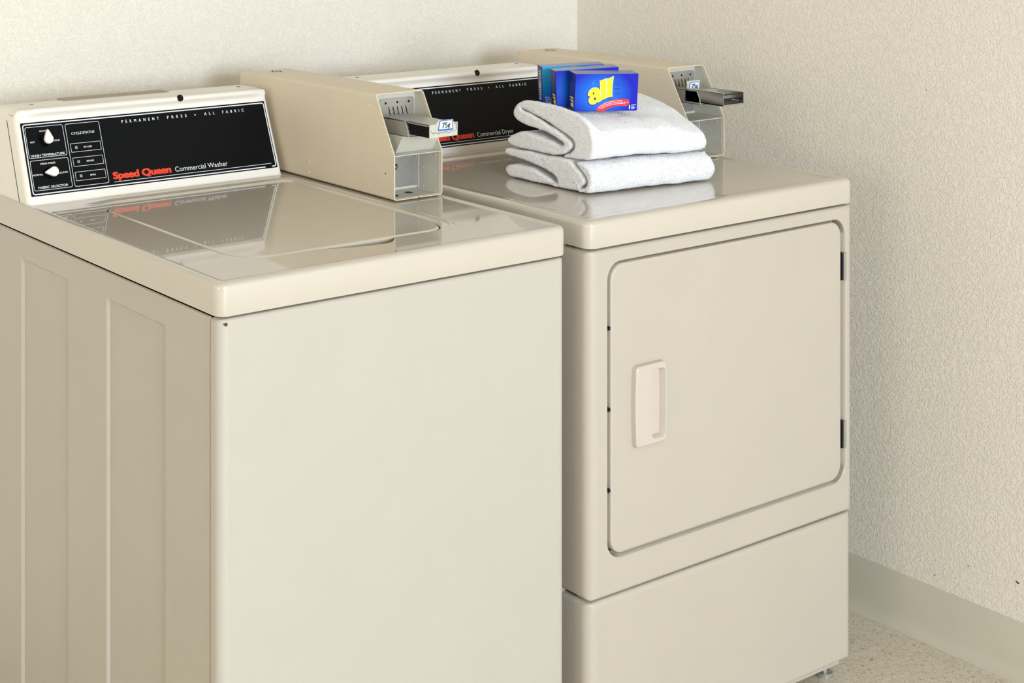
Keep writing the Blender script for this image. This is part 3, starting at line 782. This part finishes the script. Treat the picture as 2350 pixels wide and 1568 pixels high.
# ------------------------------------------------------------------ detergent boxes
BW, BH, BD = .1155, .0668, .029
def logo_all(b_fill, b_edge, b_shadow, up, s):
    pass
def dbox(loc, rot, label, kind):
    root = bpy.data.objects.new('detergent_box', None); COL.objects.link(root)
    root.location = loc; root.rotation_mode = 'XYZ'
    R = Matrix.Rotation(math.radians(rot[0]), 3, 'Z') @ Matrix.Rotation(math.radians(rot[1]), 3, 'X') @ Matrix.Rotation(math.radians(rot[2]), 3, 'Y')
    root.rotation_euler = R.to_euler('XYZ')
    tag(root, label, 'box', 'blue detergent boxes on the towels')
    BASE[root.name] = Vector()
    b = B(); box(b, 0, BW, 0, BD, 0, BH, [(ALL, .0007, 2)])
    me_o = obj('carton', b, 'blue_side', root, smooth=30)
    me_o.data.materials.append(M['box_back' if kind == 'back' else 'box_front']); me_o.data.materials.append(M['blue_top_sheen'])
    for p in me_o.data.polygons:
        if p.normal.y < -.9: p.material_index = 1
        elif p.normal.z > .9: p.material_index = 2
    fr = lambda s, t, k: Vector((s, -k, t))
    sd = lambda s, t, k: Vector((-k, BD-s, t))        # left end, s runs from back to front
    h = .0003
    if kind == 'front':
        # big tilted word in fat yellow letters with pale edge and navy shadow
        K = lambda px, py: (.0025+(px-912)/(2063-912)*BW-(py-972)*-.0000, (972-py)/(972-310)*BH)
        Apts = [(1128, 690), (1135, 640), (1165, 590), (1215, 560), (1270, 556), (1320, 580), (1345, 625), (1352, 680), (1375, 775), (1300, 815), (1290, 810), (1262, 838), (1215, 850), (1170, 835), (1148, 795), (1150, 750), (1180, 712), (1160, 700)]
        l1 = [(1333, 440), (1450, 392), (1448, 460), (1455, 600), (1470, 735), (1385, 770), (1365, 690), (1345, 560)]
        l2 = [(1465, 405), (1578, 358), (1568, 470), (1562, 600), (1568, 712), (1480, 728), (1466, 620), (1460, 500)]
        polys = [[K(*p) for p in q] for q in (Apts, l1, l2)]
        cen = lambda q: (sum(p[0] for p in q)/len(q), sum(p[1] for p in q)/len(q))
        polys = [q if sum(q[i][0]*q[(i+1) % len(q)][1]-q[(i+1) % len(q)][0]*q[i][1] for i in range(len(q))) > 0 else q[::-1] for q in polys]
        polys[0] = [tuple(v) for v in spline(polys[0], 60)]
        b = B()
        for q in polys: plate2d(b, [(x-.0008, y-.0009) for x, y in shrink(q, -.0012)], fr, 0, h)
        obj('logo_shadow', b, 'navy', me_o, smooth=0)
        b = B()
        for q in polys: plate2d(b, shrink(q, -.0006), fr, h, h+.0001)
        obj('logo_edge', b, 'white_ink', me_o, smooth=0)
        b = B()
        for q in polys: plate2d(b, shrink(q, .0001), fr, h+.0001, h+.0002)
        obj('logo_lettering', b, 'yellow', me_o, smooth=0)
        b = B()
        c1, c2 = K(1225, 655), K(1255, 750)
        plate2d(b, [(c1[0]+.0013*math.cos(i*PI/6), c1[1]+.0024*math.sin(i*PI/6)) for i in range(12)], fr, h+.0002, h+.0003)
        plate2d(b, [(c2[0]+.0019*math.cos(i*PI/6), c2[1]+.0025*math.sin(i*PI/6)) for i in range(12)], fr, h+.0002, h+.0003)
        obj('logo_counter', b, 'blue_side', me_o, smooth=0)
        # red arched banner with three lines of small white print
        b = B()
        arc = [K(*p) for p in ((1335, 945), (1400, 885), (1490, 845), (1600, 822), (1720, 812), (1880, 820))]
        cs = []
        for i in range(len(arc)-1):
            for k in range(5): cs.append((arc[i][0]+(arc[i+1][0]-arc[i][0])*k/5, arc[i][1]+(arc[i+1][1]-arc[i][1])*k/5))
        cs.append(arc[-1])
        ban = [K(*p) for p in ((1300, 970), (1287, 925), (1340, 878), (1420, 833), (1520, 793), (1640, 766), (1760, 757), (1880, 772), (1895, 835), (1835, 890), (1740, 880), (1620, 888), (1525, 915), (1440, 969))]
        plate2d(b, ban[::-1], fr, 0, h)
        obj('red_banner', b, 'red_banner', me_o, smooth=0)
        b = B()
        for d, a0, a1 in ((.0027, 1, 21), (0, 1, 25), (-.0027, 3, 23)):
            i = a0
            while i < a1:
                ln = random.choice((1, 1, 2)); j = min(i+ln, a1)
                seg = []
                for k in range(i, j+1):
                    t = (Vector(cs[min(k+1, len(cs)-1)])-Vector(cs[max(k-1, 0)])).normalized(); seg.append(tuple(Vector(cs[k])+Vector((-t.y, t.x))*d))
                if len(seg) > 1: ribbon(b, [(x, max(y, .001)) for x, y in [seg[0], tuple(Vector(seg[0]).lerp(Vector(seg[-1]), .78))]], .0011, fr, h+.0002)
                i = j
        q = K(1885, 940); text(b, '1', fr, q[0], None, q[1], .0080, h+.0002, 0, 1, 0, ((0, 0), (.0005, 0), (.001, 0)))
        for r_, wv in ((865, 90), (887, 55), (910, 75), (932, 60)):
            q = K(1925, r_); ribbon(b, [(q[0], q[1]), (q[0]+wv/1151*BW, q[1])], .0009, fr, h+.0002)
        obj('small_print', b, 'white_ink', me_o, smooth=0)
        b = B()
        for r_, wv in ((450, 15), (490, 100), (520, 90), (575, 110), (600, 85), (655, 115), (680, 90)):
            q = K(1605, r_); ribbon(b, [(q[0], q[1]), (q[0]+wv/1151*BW, q[1])], .0008, fr, h)
        q = K(1478, 760); ribbon(b, [q, (q[0]+.0085, q[1])], .0010, fr, h)
        obj('navy_print', b, 'navy', me_o, smooth=0)
        b = B()
        for i in range(11):
            a = math.radians(62+i*14); x, y = K(1295, 480)
            p = (x+.0095*math.cos(a), y+.0062*math.sin(a)+.0005); q2 = (x+.0082*math.cos(a), y+.0052*math.sin(a)+.0005)
            if .0 < p[0]: ribbon(b, [p, q2], .0010, fr, h)
        for (px, py) in ((1230, 490), (1255, 480), (1270, 495), (1245, 510), (1205, 520), (1222, 470)):
            x, y = K(px, py); plate2d(b, [(x+.0005*math.cos(i*PI/3), y+.0005*math.sin(i*PI/3)) for i in range(6)], fr, 0, h)
        obj('bubble_print', b, 'cyan_edge', me_o, smooth=0)
    if kind in ('front', 'mid'):
        # end panel: small yellow word turned upright, fine print above
        b = B()
        for s0, s1, t0, t1 in ((.0135, .0250, .0060, .0135), (.0100, .0245, .0148, .0185), (.0085, .0235, .0200, .0237)):
            plate2d(b, [(s0, t0+.001), (s1, t0), (s1-.001, t1), (s0+.0005, t1-.0005)], sd, 0, h)
        obj('end_logo', b, 'yellow', me_o, smooth=0)
        b = B()
        for s in (.0090, .0130, .0170, .0210):
            t = .028
            while t < (.048 if s < .02 else .060):
                l = .0015+.003*random.random(); ribbon(b, [(s, t), (s, t+l)], .0007, sd, h); t += l+.001
        obj('end_print', b, 'grey_ink', me_o, smooth=0)
    if kind == 'mid':
        b = B(); plate2d(b, [(.0290+.0042*math.cos(i*PI/10), .029+.0045*math.sin(i*PI/10)) for i in range(20)], fr, 0, h); obj('picture_spot', b, 'orange', me_o, smooth=0)
    if kind == 'back':
        b = B(); t = .006
        plate2d(b, [(.0072, .0045), (.0210, .0045), (.0210, .0590), (.0072, .0590)], sd, 0, h)
        obj('barcode_ground', b, 'white_ink', me_o, smooth=0)
        b = B(); t = .0062
        while t < .057:
            w = random.choice((.0006, .0006, .0011, .0017)); plate2d(b, [(.0066, t), (.0216, t), (.0216, t+w), (.0066, t+w)], sd, h-.0001, h+.0001); t += w+random.choice((.0006, .0007, .0012, .0018))
        obj('barcode_line', b, 'navy', me_o, smooth=0)
        b = B()
        for i in range(11): ribbon(b, [(.0040, .0618-i*.0021), (.0350-(i % 3)*.002, .0618-i*.0021)], .0008, fr, h)
        obj('fine_print', b, 'cyan_edge', me_o, smooth=0)
        b = B(); text(b, 'Blue', fr, .0045, .0125, .0095, .0030, h, 0, 1, 0, ((0, 0), (.0003, 0))); text(b, 'Sparkle', fr, .0045, .0175, .0058, .0030, h, 0, 1, 0, ((0, 0), (.0003, 0)))
        for i in range(2): ribbon(b, [(.0045, .0035-i*.0018), (.0150, .0035-i*.0018)], .0007, fr, h)
        obj('print', b, 'white_ink', me_o, smooth=0)
        b = B(); plate2d(b, [(.060+.0085*math.cos(i*PI/12), .0625+.0030*math.sin(i*PI/12)) for i in range(24)], fr, 0, h); obj('picture_spot', b, 'orange', me_o, smooth=0)
    return root
dbox((.8974, .2142, 1.0336), (-25.08, 5.38, .4), 'blue detergent box with big yellow word and red banner, in front', 'front')
dbox((.8975, .2546, 1.0338), (-28.21, 2.63, -3.5), 'blue detergent box standing in the middle of the three', 'mid')
dbox((.9220, .3109, 1.0339), (-29.34, 2.25, -2.4), 'sky-blue detergent box with barcode on its end, rearmost', 'back')
